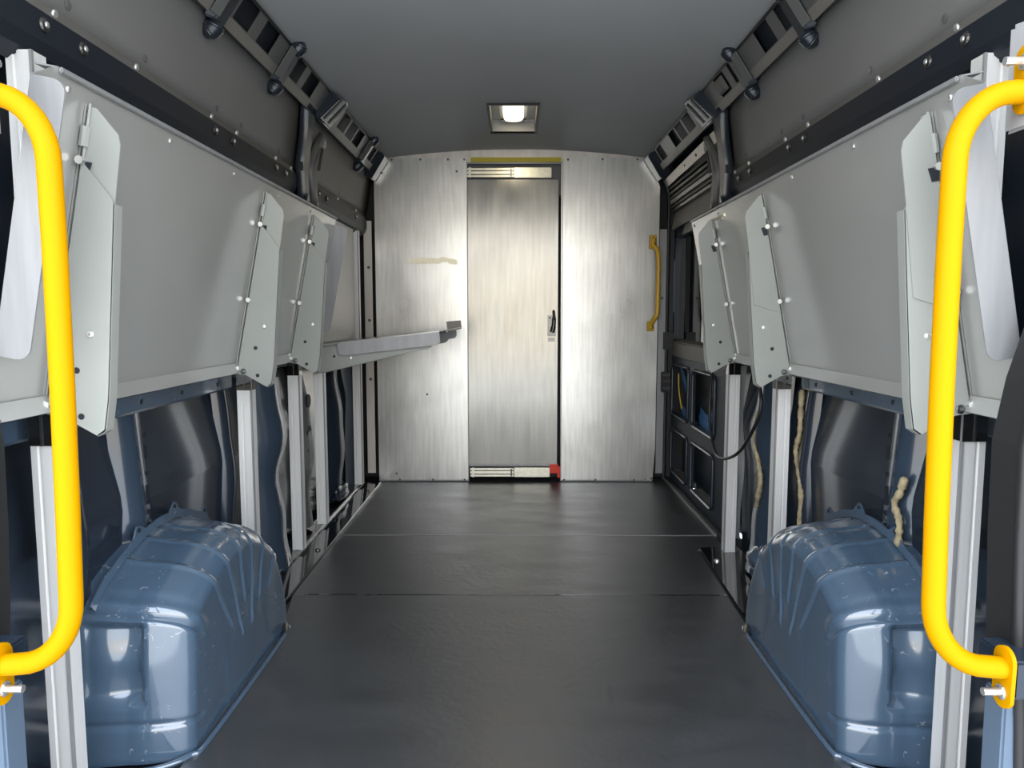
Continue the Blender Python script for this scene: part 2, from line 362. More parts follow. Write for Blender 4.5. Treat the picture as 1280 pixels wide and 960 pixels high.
# ------------------------------------------------------------------ roof rails with square slots
def railpt(s, u, y, n=0.):
    # u 0 lower .. 1 upper ; n out of the face towards the inside
    ax, az = .842, 1.822; bx, bz = .775, 1.922
    nx, nz = -(bz-az), -(bx-ax)*-1
    l = math.hypot(nx, nz); nx, nz = -(bz-az)/l, -(ax-bx)/l
    return (s*(lerp(ax, bx, u)+nx*n), y, lerp(az, bz, u)+nz*n)
for s, side in ((-1, 'left'), (1, 'right')):
    t = thing('roof_rail', (s*.81, 2.9, 1.82), f'grey slotted roof rail with dark clips along the upper {side} edge of the roof', 'roof rail')
    yend = 4.24
    sl = []
    for y in (1.25, 1.42, 1.75, 1.90, 2.18, 2.36, 2.66, 2.83, 3.37, 3.52, 3.66, 3.98, 4.12):
        sl.append((y-.058, y+.058) if y < 3 else (y-.062, y+.062))
    ysr = sorted(set([1.0, yend]+[a for q in sl for a in q])); us = [0, .30, .93, 1.]
    b = MB().grid(lambda u, v: railpt(s, u, v, .022), us, ysr, holes=[(.30, .93, a, c) for a, c in sl])
    b.grid(lambda u, v: railpt(s, 1., v, u), [-.01, .022], [1.0, yend]); b.grid(lambda u, v: railpt(s, 0., v, u), [-.01, .022], [1.0, yend])
    b.build('rail', M['rail'], t, solid=.002)
    MB().grid(lambda u, v: railpt(s, u, v, .0238), [0, .27], [1.0, yend]).build('lower_flange', M['railflange'], t)
    MB().grid(lambda u, v: railpt(s, u, v, .003), [.02, .98], [1.0, yend]).build('slot_backing', M['hole'], t)
    MB().grid(lambda u, v: railpt(s, u, v, .0245), [.93, 1.0], [1.0, yend]).build('edge_seal', M['matte'], t)
    for y in ((1.50, 2.05, 2.56, 3.87) if s < 0 else (1.55, 2.13, 2.62)):
        c = MB()
        # moulded clip straddling the rail: body, ridge and two ears
        c.hexa([railpt(s, -.12, y-.05, .018), railpt(s, 1.02, y-.05, .018), railpt(s, 1.02, y+.05, .018), railpt(s, -.12, y+.05, .018)],
               [railpt(s, -.05, y-.028, .040), railpt(s, .96, y-.028, .040), railpt(s, .96, y+.03, .040), railpt(s, -.05, y+.03, .040)])
        for u in (-.22, 1.06):
            c.tube([railpt(s, u-.24, y, .020), railpt(s, u-.1, y, .030), railpt(s, u+.05, y, .034), railpt(s, u+.22, y, .024)], [.010, .026, .028, .012], 14)
        cc = c.build('clip', M['clip'], t, bevel=.004, smooth=30)
        MB().hexa([railpt(s, .05, y-.052, .030), railpt(s, .95, y-.052, .030), railpt(s, .95, y-.026, .042), railpt(s, .05, y-.026, .042)],
                  [railpt(s, .05, y-.052, .034), railpt(s, .95, y-.052, .034), railpt(s, .95, y-.026, .046), railpt(s, .05, y-.026, .046)]).build('clip_ridge', M['rail'], cc)
        MB().tube([railpt(s, -.42, y, .01), railpt(s, -.55, y, .004)], [.012, .003], 8).build('clip_tip', M['matte'], cc)
    # big moulded bracket over the pillar
    y = 3.12
    c = MB()
    c.hexa([railpt(s, -.05, y-.12, .02), railpt(s, 1.05, y-.09, .02), railpt(s, 1.15, y+.10, .02), railpt(s, -.05, y+.11, .02)],
           [railpt(s, .02, y-.09, .042), railpt(s, 1.0, y-.06, .060), railpt(s, 1.15, y+.07, .060), railpt(s, .02, y+.08, .042)])
    br = c.build('bracket', M['clip'], t, bevel=.006, smooth=30)
    for dy in (-.05, .02):
        MB().hexa([railpt(s, .12, y+dy, .044), railpt(s, 1.02, y+dy+.02, .060), railpt(s, 1.02, y+dy+.035, .060), railpt(s, .12, y+dy+.015, .044)],
                  [railpt(s, .12, y+dy, .049), railpt(s, 1.02, y+dy+.02, .066), railpt(s, 1.02, y+dy+.035, .066), railpt(s, .12, y+dy+.015, .049)]).build('bracket_web', M['rail'], br)
    if s > 0:
        MB().hexa([railpt(s, .36, 2.79, .022), railpt(s, .88, 2.79, .022), railpt(s, .88, 2.90, .022), railpt(s, .36, 2.90, .022)],
                  [railpt(s, .42, 2.81, .032), railpt(s, .82, 2.81, .032), railpt(s, .82, 2.88, .032), railpt(s, .42, 2.88, .032)]).build('square_cap', M['bandlip'], t, bevel=.004)
    # dark end block against the bulkhead
    MB().hexa([railpt(s, -.35, 4.10, .0), railpt(s, 1.05, 4.10, .0), railpt(s, 1.05, 4.262, .0), railpt(s, -.35, 4.262, .0)],
              [railpt(s, -.25, 4.16, .05), railpt(s, .95, 4.14, .05), railpt(s, .95, 4.262, .05), railpt(s, -.25, 4.262, .05)]).build('end_block', M['clip'], t, bevel=.004)

# ------------------------------------------------------------------ pillar trims
for s, side, yc in ((-1, 'left', 3.0), (1, 'right', 3.06)):
    t = thing('roof_pillar', (s*.86, yc, 1.46), f'tapering dark roof pillar with grey trim on the {side} side', 'pillar')
    zs = linsp(1.46, 1.83, 12)
    wid = [(1.46, .07), (1.56, .085), (1.60, .10), (1.72, .09), (1.83, .14)]
    def fn(u, v):
        c = [-.5, -.35, .35, .5]; d = [0, .028, .028, 0]
        return (s*(interp([(1.46, .872), (1.60, .872), (1.83, .838)], u)-d[v]), yc-.04+c[v]*interp(wid, u), u)
    MB().grid(fn, zs, [0, 1, 2, 3]).build('pillar_cover', M['clip'], t, smooth=30, solid=.003)
    def fn2(u, v):
        c = [-.5, -.3, .3, .5]; d = [0, .018, .018, 0]
        return (s*(interp([(1.46, .868), (1.60, .868), (1.78, .845)], u)-.012-d[v]), yc+interp([(1.46, .09), (1.60, .06), (1.70, .10), (1.78, .17)], u)+c[v]*interp([(1.46, .05), (1.58, .09), (1.70, .075), (1.78, .05)], u), u)
    tr = MB().grid(fn2, linsp(1.46, 1.77, 12), [0, 1, 2, 3]).build('grey_trim', M['rail'], t, smooth=30, solid=.003)
    MB().plate([(s*.826, yc+.055, 1.60), (s*.826, yc+.085, 1.60), (s*.818, yc+.125, 1.70), (s*.818, yc+.10, 1.70)], (-s*.004, 0, 0)).build('trim_opening', M['hole'], tr)
    MB().box((s*.845, yc-.085, 1.572), (s*.868, yc-.02, 1.605)).build('collar', M['clip'], t)
    MB().tube([(s*.83, yc+.17, 1.745), (s*.84, yc+.21, 1.73)], .014, 8).build('peg', M['ltgrey'], t)

# ------------------------------------------------------------------ bulkhead
def alu_panel(name, pts, label, holes=()):
    o = MB().plate([(x, YB, z) for x, z in pts], (0, .004, 0)).build(name, M['alu_sheet'], origin=(sum(p[0] for p in pts)/len(pts), YB, 0)); tag(o, label, 'bulkhead panel')
    for x, z in holes: MB().dome((x, YB, z), (0, -1, 0), .0065, .003, 8).build('screw', M['dark_bolt'], o)
    return o
alu_panel('bulkhead_panel', [(-.825, .004), (-.284, .004), (-.284, 1.905), (-.735, 1.905), (-.775, 1.895), (-.80, 1.875), (-.826, 1.835)],
          'left brushed aluminium bulkhead panel behind the folded-down shelf',
          [(-.72, 1.895), (-.555, 1.897), (-.395, 1.897), (-.30, 1.897), (-.78, 1.82), (-.345, 1.83), (-.72, .05), (-.31, .012), (-.50, .012), (-.70, .012), (-.53, .53)])
lp = bpy.data.objects['bulkhead_panel']
random.seed(3)
for kq, (x0, x1, z0, z1) in enumerate(((-.632, -.55, 1.305, 1.318), (-.57, -.505, 1.300, 1.325), (-.505, -.44, 1.304, 1.322), (-.45, -.40, 1.312, 1.330), (-.395, -.345, 1.300, 1.318), (-.60, -.36, 1.318, 1.326))):
    n = 7; top = [(lerp(x0, x1, i/n), YB-.0012-.0004*kq, z1+.006+random.uniform(-.006, .005)) for i in range(n+1)]; bot = [(lerp(x0, x1, i/n), YB-.0012-.0004*kq, z0-.004+random.uniform(-.004, .006)) for i in range(n+1)]
    MB().plate(bot+top[::-1], (0, .0003, 0)).build('tape_residue', M['tape'], lp)
alu_panel('bulkhead_panel', [(.268, .004), (.822, .004), (.835, .20), (.835, 1.74), (.795, 1.86), (.742, 1.907), (.262, 1.907)],
          'right brushed aluminium bulkhead panel carrying the ochre grab handle',
          [(.30, 1.895), (.50, 1.897), (.70, 1.896), (.29, .012), (.48, .012), (.71, .012), (.815, .02)])
rp = bpy.data.objects['bulkhead_panel.001']
MB().box((-.288, YB-.0015, .01), (-.2845, YB-.0002, 1.90)).build('panel_edge', M['alu_lip'], lp)
MB().box((-.822, YB-.0015, .004), (-.286, YB-.0002, .012)).build('panel_hem', M['alu_lip'], lp)
MB().box((.2685, YB-.0015, .01), (.273, YB-.0002, 1.90)).build('panel_edge', M['alu_lip'], rp)
MB().box((.27, YB-.0015, .004), (.822, YB-.0002, .012)).build('panel_hem', M['alu_lip'], rp)
# thin edge strips of the bulkhead
o = MB().box((-.895, YB+.012, .05), (-.848, YB+.02, 1.55)).build('edge_strip', M['timber']); tag(o, 'narrow pale vertical edge strip left of the bulkhead', 'edge strip')
for z in (1.28, .97, .62): MB().dome((-.868, YB+.012, z), (0, -1, 0), .009, .004, 8).build('hole_plug', M['dark_bolt'], o)
o = MB().box((.842, YB+.012, .05), (.885, YB+.02, 1.50)).build('edge_strip', M['alu_lip']); tag(o, 'narrow aluminium vertical edge strip right of the bulkhead beside the door seal', 'edge strip')
MB().dome((.862, YB+.012, 1.10), (0, -1, 0), .009, .004, 4).build('hole_plug', M['dark_bolt'], o)
# header arch
n = 16; top = [(x, YB+.01, 1.958-.018*(abs(x)/.75)**2.2) for x in linsp(-.735, .735, n)]
o = MB().plate([(-.76, YB+.01, 1.88), (.76, YB+.01, 1.88), (.78, YB+.01, 1.915)]+top[::-1]+[(-.78, YB+.01, 1.915)], (0, .006, 0)).build('header_plate', M['timber']); tag(o, 'arched aluminium header plate closing the bulkhead against the roof', 'header plate')
MB().box((-.262, YB-.004, 1.882), (.262, YB+.002, 1.908)).build('yellow_tape_strip', M['ytape'])
tag(bpy.data.objects['yellow_tape_strip'], 'yellow strip above the bulkhead sliding door', 'strip')
o = MB().box((-.284, YB-.003, 1.872), (.272, YB+.006, 1.8805)).build('door_header_edge', M['alu_lip']); tag(o, 'thin bright edge just under the yellow strip', 'edge strip')
# grey recess behind the door slides, dark back
o = MB().box((-.30, YB+.035, 1.70), (.30, YB+.162, 1.89)).build('recess_plate', mat('recess_grey', (.10, .105, .105), .5)); tag(o, 'dark grey recess plate behind the upper door slide', 'recess plate')
struct(MB().box((-1.05, YB+.16, -.1), (1.05, YB+.18, 2.06)).build('gap_backing', M['matte']))  # added dark sheet that keeps the gaps around the bulkhead dark
# sliding door
d = thing('bulkhead_door', (-.012, YB+.015, .09), 'closed brushed aluminium sliding door in the middle of the bulkhead', 'door')
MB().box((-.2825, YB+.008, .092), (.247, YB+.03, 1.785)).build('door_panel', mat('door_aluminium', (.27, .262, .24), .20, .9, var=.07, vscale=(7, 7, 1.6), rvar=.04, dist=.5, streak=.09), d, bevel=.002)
MB().box((-.2825, YB+.006, .092), (.247, YB+.008, .104)).build('bottom_hem', M['alu_lip'], d)
lt = MB().box((.186, YB+.006, .875), (.236, YB+.012, 1.00)).build('latch', M['latch'], d)
MB().box((.19, YB+.004, .845), (.23, YB+.012, .868)).build('latch_foot', M['latch'], lt)
MB().tube(smoothpath([(.213, YB-.012, .90), (.222, YB-.016, .94), (.224, YB-.010, .99), (.222, YB-.003, 1.03)], 4), [.014]*4+[.012]*4+[.008]*4+[.005], 8).build('latch_lever', M['dark_bolt'], lt, smooth=60)
MB().tube([(.212, YB+.006, .90), (.212, YB-.012, .90)], .018, 12).build('latch_boss', M['latch'], lt)
for z in (.985, .89): MB().dome((.20, YB+.006, z), (0, -1, 0), .006, .003, 6).build('latch_screw', M['dark_bolt'], lt)
# telescopic slides
for nm, z0, z1, xa, xm, xb in (('upper', 1.795, 1.852, -.286, -.012, .205), ('lower', .028, .085, -.276, -.01, .203)):
    t = thing('telescopic_slide', ((xa+xb)/2, YB, z0), f'{nm} zinc-plated telescopic slide of the bulkhead sliding door', 'door slide')
    MB().box((xm, YB+.002, z0), (xb, YB+.012, z1)).build('inner_slide', M['zinc'], t, bevel=.002)
    MB().box((xa, YB+.006, z0), (xm, YB+.012, z1)).build('outer_slide', M['dark_bolt'], t)
    h = z1-z0
    for k, (a, c) in enumerate(((.06, .24), (.36, .62), (.74, .94))):
        MB().box((xa, YB-.001, z0+h*a), (xm-.004, YB+.006, z0+h*c)).build('slide_track', M['zinc'], t, bevel=.002)
    MB().box((xm-.022, YB-.003, z0+h*.1), (xm-.012, YB+.004, z1-h*.1)).build('stop', M['dark_bolt'], t)
    MB().box((xa+.012, YB-.003, z0), (xa+.024, YB+.004, z1)).build('stop', M['zinc'], t)
o = MB().box((.203, YB-.004, .052), (.254, YB+.03, .106)).build('red_stop_block', M['red'], bevel=.003); tag(o, 'small red plastic block at the lower right corner of the bulkhead door', 'stop block')
MB().box((.25, YB+.02, .02), (.268, YB+.024, .09)).build('red_tab', M['red'], o)
# ochre grab handle
h = thing('grab_handle', (.808, YB, .90), 'slim ochre grab handle bolted to the right bulkhead panel', 'handle')
pth = smoothpath([(.800, YB-.012, 1.445), (.800, YB-.016, 1.405), (.822, YB-.045, 1.36), (.825, YB-.05, 1.2), (.823, YB-.05, 1.02), (.812, YB-.042, .985), (.795, YB-.016, .945), (.794, YB-.012, .925)], 6)
MB().tube(pth, .014, 12).build('bar', M['ochre'], h, smooth=60)
for x, z0, z1 in ((.799, 1.385, 1.465), (.793, .905, .965)):
    f = MB().box((x-.022, YB-.006, z0), (x+.022, YB-.0005, z1)).build('end_plate', M['ochre'], h, bevel=.003)
    MB().dome((x+.003, YB-.006, z1-.02 if z0 > 1 else z0+.022), (0, -1, 0), .008, .005, 8).build('screw', M['dark_bolt'], f)

# ------------------------------------------------------------------ aluminium posts
POST = None
def post(x, y, z0, z1, s, label, sleeve=None):
    t = thing('aluminium_post', (x, y, z0), label, 'post', 'extruded aluminium posts along the walls')
    w, d_ = .046, .042
    # plan outline: front web with a groove, side flange, small return lip
    o2 = [(0, 0), (.012, 0), (.014, .004), (.018, .004), (.020, 0), (w, 0), (w, d_), (w-.004, d_), (w-.004, .006), (.004, .006), (.004, .014), (0, .014)]
    ring = lambda z, sh=0: [(x-s*((q-w/2)), y+p-d_/2, z) for q, p in o2]
    MB().hexa(ring(z0), ring(z1)).build('profile', M['alu_post'], t)
    MB().box((x-s*(w/2+.002), y-d_/2-.002, z0), (x-s*(w/2-.003), y-d_/2+.004, z1)).build('corner_bead', M['alu_lip'], t)
    if sleeve:
        a, c = sleeve
        sb = MB().box((x-s*w/2*1.06, y-d_/2-.0035, a), (x+s*w/2*1.0, y+d_/2, c)).build('black_sleeve', M['gloss'], t)
        sb['label'] = 'black sleeve below the shelf hinge'
        MB().box((x-s*.004, y-d_/2-.006, a), (x+s*.0, y-d_/2-.003, c)).build('sleeve_rib', M['dark_bolt'], sb)
    return t
post(-.885, 1.345, -.006, 1.470, -1, 'nearest left aluminium post, in front of the left wheel arch behind the yellow bar', (.757, .835))
post(-.885, 2.345, -.004, 1.44, -1, 'second left aluminium post, rising behind the top of the left wheel arch', (.757, .83))
post(-.902, 2.92, .032, 1.44, -1, 'third left aluminium post from the rear, just beyond the left wheel arch', (.757, .83))
post(-.902, 3.29, .032, .84, -1, 'fourth left aluminium post, ending under the folded-down shelf')
post(-.902, 4.075, .032, 1.47, -1, 'farthest left aluminium post, tall and beside the bulkhead')
post(.885, 1.40, -.006, 1.480, 1, 'nearest right aluminium post, in front of the right wheel arch behind the yellow bar', (.757, .835))
post(.885, 2.39, -.004, 1.44, 1, 'second right aluminium post, rising behind the top of the right wheel arch', (.757, .83))
post(.896, 2.965, .010, 1.44, 1, 'farthest right aluminium post, with the black cable looping across it', (.757, .83))

# ------------------------------------------------------------------ folding shelves
LEN = .566
def shelf(s, H, th, Y0, Y1, gys, label, lips=(True, True), lipside=1, gdir=1, short=False):
    hx, hz = H; sn, cs = math.sin(th), math.cos(th)
    def P(u, y, n): return (s*(hx-u*sn-n*cs), y, hz+u*cs-n*sn)
    t = thing('folding_shelf', (s*hx, (Y0+Y1)/2, hz), label, 'shelf', 'folding aluminium shelves')
    c0 = .02
    b = MB().hexa([P(0, Y0, 0), P(0, Y1, 0), P(LEN, Y1, 0), P(LEN, Y0+.058, 0), P(LEN-.030, Y0, 0)], [P(0, Y0, -.003), P(0, Y1, -.003), P(LEN, Y1, -.003), P(LEN, Y0+.058, -.003), P(LEN-.030, Y0, -.003)])
    b.build('shelf_board', M['alu_shelf'], t)
    # front lip: small flange on the underside edge and a return towards the wall
    def bx(name, u0, u1, y0, y1, n0, n1, m, bev=0., parent=t):
        return MB().hexa([P(u0, y0, n0), P(u0, y1, n0), P(u1, y1, n0), P(u1, y0, n0)], [P(u0, y0, n1), P(u0, y1, n1), P(u1, y1, n1), P(u1, y0, n1)]).build(name, m, parent, bevel=bev)
    bx('front_lip', LEN-.010, LEN, Y0+.058, Y1, .0005, .007, M['alu_lip'], .002)
    bx('front_return', LEN-.003, LEN, Y0+.058, Y1, -.040, -.001, M['alu_lip'])
    # rear hinge strip
    MB().hexa([P(.0, Y0, .0005), P(.0, Y1, .0005), P(-.026, Y1, .020), P(-.026, Y0, .020)], [P(.003, Y0, .004), P(.003, Y1, .004), P(-.023, Y1, .024), P(-.023, Y0, .024)]).build('hinge_strip', M['alu_shelf'], t)
    # end lips with rounded corners
    for k, ye in enumerate((Y0, Y1)):
        if not lips[k]: continue
        h = .056*lipside; a, c, r = .085, LEN-.032, .022
        pts = [(a, 0), (c, 0)]
        for q in linsp(0, PI/2, 6): pts.append((c-r+r*math.cos(q), h-math.copysign(r, h)+math.copysign(r, h)*math.sin(q)))
        for q in linsp(PI/2, PI, 6): pts.append((a+r+r*math.cos(q), h-math.copysign(r, h)+math.copysign(r, h)*math.sin(q)))
        off = -.003 if k == 0 else .003
        MB().hexa([P(u, ye, n) for u, n in pts], [P(u, ye+off, n) for u, n in pts]).build('end_lip', M['alu_lip'], t)
    # screws along the front edge
    yy = Y0+.09
    while yy < Y1-.03:
        MB().dome(P(LEN-.028, yy, .0), (-s*cs, 0, -sn), .006, .004, 8).build('screw', M['bolt'], t); yy += .36
    # folding gusset brackets
    for gy in gys:
        def G(pts, y0, y1): return MB().hexa([P(u, y0, n) for u, n in pts], [P(u, y1, n) for u, n in pts])
        lower = [(-.030, .012), (-.028, .040), (-.052, .110), (-.040, .122), (.02, .120), (.365, .080), (.375, .074), (.43, .012)]
        g = G(lower, gy, gy-.0025).build('gusset', M['gusset'], t)
        # upper plate lying behind with its pointed top
        up = [(.20, .010), (.20, .085), (.37, .077), (.47, .072), (.487, .066), (.525, .022), (.525, .012)]
        if s > 0:
            up = [(.165, .012), (.205, .088)]+up[2:]
            G(up, gy-.0035, gy-.006).build('upper_plate', M['gusset'], g)
            yq = gy-.0065
        else:
            G(up, gy+.006, gy+.0035).build('upper_plate', M['gusset'], g)
            yq = gy-.0005
        G([(.405, .013), (.405, .026), (.43, .030), (.43, .013)], yq, yq-.001).build('notch', M['hole'], g)
        # outer flange
        fe = [(-.052, .111), (-.040, .123), (.02, .121), (.365, .081)]
        fr = fe+[(u+.002, n-.003) for u, n in fe[::-1]]
        G(fr, gy-.0025, gy+.022).build('gusset_flange', M['gusset'], g)
        # base leaf on the shelf, rod and bolts
        G([(-.02, .001), (-.02, .004), (.53, .004), (.53, .001)], gy+.004, gy+.040).build('base_leaf', M['gusset'], g)
        MB().tube([P(-.02, gy+.001, .012), P(.53, gy+.001, .012)], .0026, 8).build('hinge_rod', M['gusset'], g, smooth=60)
        for u in (-.012, .20, .43):
            MB().tube([P(u, gy-.012, .012), P(u, gy+.012, .012)], .0075, 8).build('hinge_bolt', M['bolt'], g)
        MB().tube([P(.455, gy, .010), P(.49, gy, .010)], .008, 8).build('hinge_knuckle', M['gusset'], g)
        MB().dome(P(.13, gy-.0025, .070), (0, -1, 0), .007, .004, 10).build('rivet', M['bolt'], g)
        for u, n in ((.06, .055), (-.022, .075)): MB().dome(P(u, gy-.0025, n), (0, -1, 0), .006, .001, 10).build('hole', M['hole'], g)
        MB().dome(P(-.018, gy-.0025, .030), (0, -1, 0), .009, .004, 10).build('pivot', M['dark_bolt'], g)
    return t
TH = math.radians(11.2)
shelf(-1, (.862, .852), TH, 1.165, 3.06, (1.30, 2.20, 2.72), 'long grey folding shelf folded up against the left wall with three gusset brackets')
shelf(1, (.858, .848), TH, 1.205, 3.13, (1.345, 2.235, 2.80), 'long grey folding shelf folded up against the right wall with three gusset brackets', lips=(True, False))
shelf(-1, (.865, .868), math.radians(83.5), 3.14, 4.02, (3.16, 3.9), 'short folding shelf folded down level in front of the left bulkhead panel', lips=(True, True), lipside=1)
o = MB().box((-.895, 3.10, .86), (-.89, 3.985, 1.47)).build('wall_liner_sheet', mat('dull_liner_sheet', (.17, .165, .16), .35, .5)); tag(o, 'grey metal liner sheet on the left wall behind the folded-down shelf', 'liner sheet')
# small catch on the right shelf board
c_ = thing('shelf_catch', (.755, 2.96, 1.36), 'small zinc catch near the top far end of the right folded shelf', 'catch')
MB().tube([(.757, 2.66, 1.362), (.757, 2.78, 1.362)], .006, 8).build('pin', M['zinc'], c_)
MB().box((.755, 2.69, 1.352), (.762, 2.74, 1.372)).build('plate', M['zinc'], c_)

# ------------------------------------------------------------------ wheel arches
def wheel_arch(s, label):
    pf = [(1.495, 0), (1.497, .05), (1.499, .075), (1.503, .10), (1.506, .13), (1.514, .25), (1.520, .335), (1.526, .350), (1.545, .368), (1.575, .390), (1.65, .423),
          (1.74, .448), (1.83, .460), (1.92, .456), (2.0, .437), (2.08, .402), (2.16, .345), (2.22, .275), (2.265, .19), (2.295, .10), (2.305, .05), (2.308, 0)]
    # resample
    L = [0.]
    for a, c in zip(pf, pf[1:]): L.append(L[-1]+math.dist(a, c))
    n = 280; prof = []
    ty = list(zip(L, [p[0] for p in pf])); tz = list(zip(L, [p[1] for p in pf]))
    for i in range(n+1):
        q = L[-1]*i/n; prof.append((interp(ty, q), interp(tz, q)))
    # light smoothing
    for _ in range(3):
        prof = [prof[0]]+[((prof[i-1][0]+2*prof[i][0]+prof[i+1][0])/4, (prof[i-1][1]+2*prof[i][1]+prof[i+1][1])/4) for i in range(1, n)]+[prof[-1]]
    cy = 1.91
    rows = []
    for t in linsp(0, 1, 26):       # crown falling slightly to the inside
        rows.append((lerp(.985, .865, t), 1-.045*t, 0))
    for a in linsp(0, PI/2, 22)[1:]:
        rows.append((.865-.128*math.sin(a), .955-.155*(1-math.cos(a)), 0))
    kk = rows[-1][1]
    for t in linsp(0, 1, 40)[1:]:
        rows.append((.737-.004*t, kk*(1-t)**1.0, t))
    V = []; R = len(rows)
    for (x, k, c) in rows:
        for (y, z) in prof: V.append(Vector((s*x, cy+(y-cy)*k, z*k)))
    W = n+1; F = []
    for i in range(R-1):
        for j in range(W-1): F.append((i*W+j, i*W+j+1, (i+1)*W+j+1, (i+1)*W+j))
    me = bpy.data.meshes.new('tmp'); me.from_pydata(V, [], F); bm = bmesh.new(); bm.from_mesh(me); bmesh.ops.recalc_face_normals(bm, faces=bm.faces); bm.normal_update(); bm.verts.ensure_lookup_table()
    # make normals face the inside of the van / up
    ref = bm.verts[10*W+n//2].normal; sg = 1 if ref.z > 0 else -1
    g = lambda d, w: math.exp(-(d/w)**2)
    def disp(i, j):
        x, k, c = rows[i]; y, z = prof[j]; h = 0.
        # pressed ribs running over the crown and down the inner face
        for ry, end in ((1.66, .46), (1.76, .62), (1.86, .40), (1.96, .60), (2.07, .42), (2.17, .28)):
            if y > 1.58 or c > 0:
                if x < .955 and c < end and z > .05:
                    e = min(1, (.955-x)/.03)*min(1, (end-c)/.04)
                    h += .0045*g(y-ry, .0065)*max(0, e)
        # crease above the near face and shallow dished panel below it
        if y < 1.56 and c < .1:
            h -= .007*g(z-.345, .006)
            h += .005*g(z-.365, .010)
            h -= .006*g(z-.092, .007)
            if .13 < z < .335 and .83 < x < .965:
                h -= (.004+.030*(.965-x)/.135)*max(0, min(1, (z-.13)/.03, (.335-z)/.02, (x-.83)/.015, (.965-x)/.02))*(1-.35*g(z-.24, .04))
            h += .004*math.sin(x*70)*g(z-.25, .1)*.3
        if c > 0 and c < .5: h += .0015*math.sin(y*30)*math.sin(c*9)
        return h
    for i in range(R):
        for j in range(W):
            if i == R-1: continue
            v = bm.verts[i*W+j]; v.co += v.normal*sg*disp(i, j)
    bm.to_mesh(me); vs = [tuple(v.co) for v in bm.verts]; bm.free()
    b = MB(); b.add(vs, F)
    t = thing('wheel_arch', (s*.86, 1.9, 0), label, 'wheel arch', 'blue-grey painted wheel arches')
    b.build('arch_shell', M['blue'], t, smooth=60); bpy.data.meshes.remove(me)
    # wall flange with scalloped tabs
    vs = []; fs = []
    for j, (y, z) in enumerate(prof):
        k = 1.035+.05*max(0, math.sin(j*.177))**4*(1 if 84 < j < 215 else 0)
        vs += [(s*.930, y, z*.99), (s*.930, cy+(y-cy)*k, z*k)]
    for j in range(70, 235): fs.append((2*j, 2*j+1, 2*j+3, 2*j+2))
    MB().add(vs, fs).build('wall_flange', M['blue'], t, solid=.004)
    for j in (115, 150, 186):
        y, z = prof[j]; MB().dome((s*.926, cy+(y-cy)*1.06, z*1.06), (-s, 0, 0), .006, .001, 8).build('flange_hole', M['hole'], t)
    # floor flange
    pts = [(.95, 1.475), (.86, 1.478), (.785, 1.50), (.74, 1.545), (.722, 1.62), (.722, 2.15), (.745, 2.24), (.80, 2.29)]
    MB().tube(smoothpath([(s*x, y, .004) for x, y in pts], 6), .007, 8).build('floor_flange', M['blue'], t, smooth=60)
    MB().tube([(s*.738, 2.215, .010), (s*.728, 2.19, .018), (s*.718, 2.165, .010)], [.014, .012, .008], 8).build('floor_clip', M['dark_bolt'], t)
    return t
wheel_arch(-1, 'blue-grey pressed-metal wheel arch on the left side of the floor')
wheel_arch(1, 'blue-grey pressed-metal wheel arch on the right side of the floor')

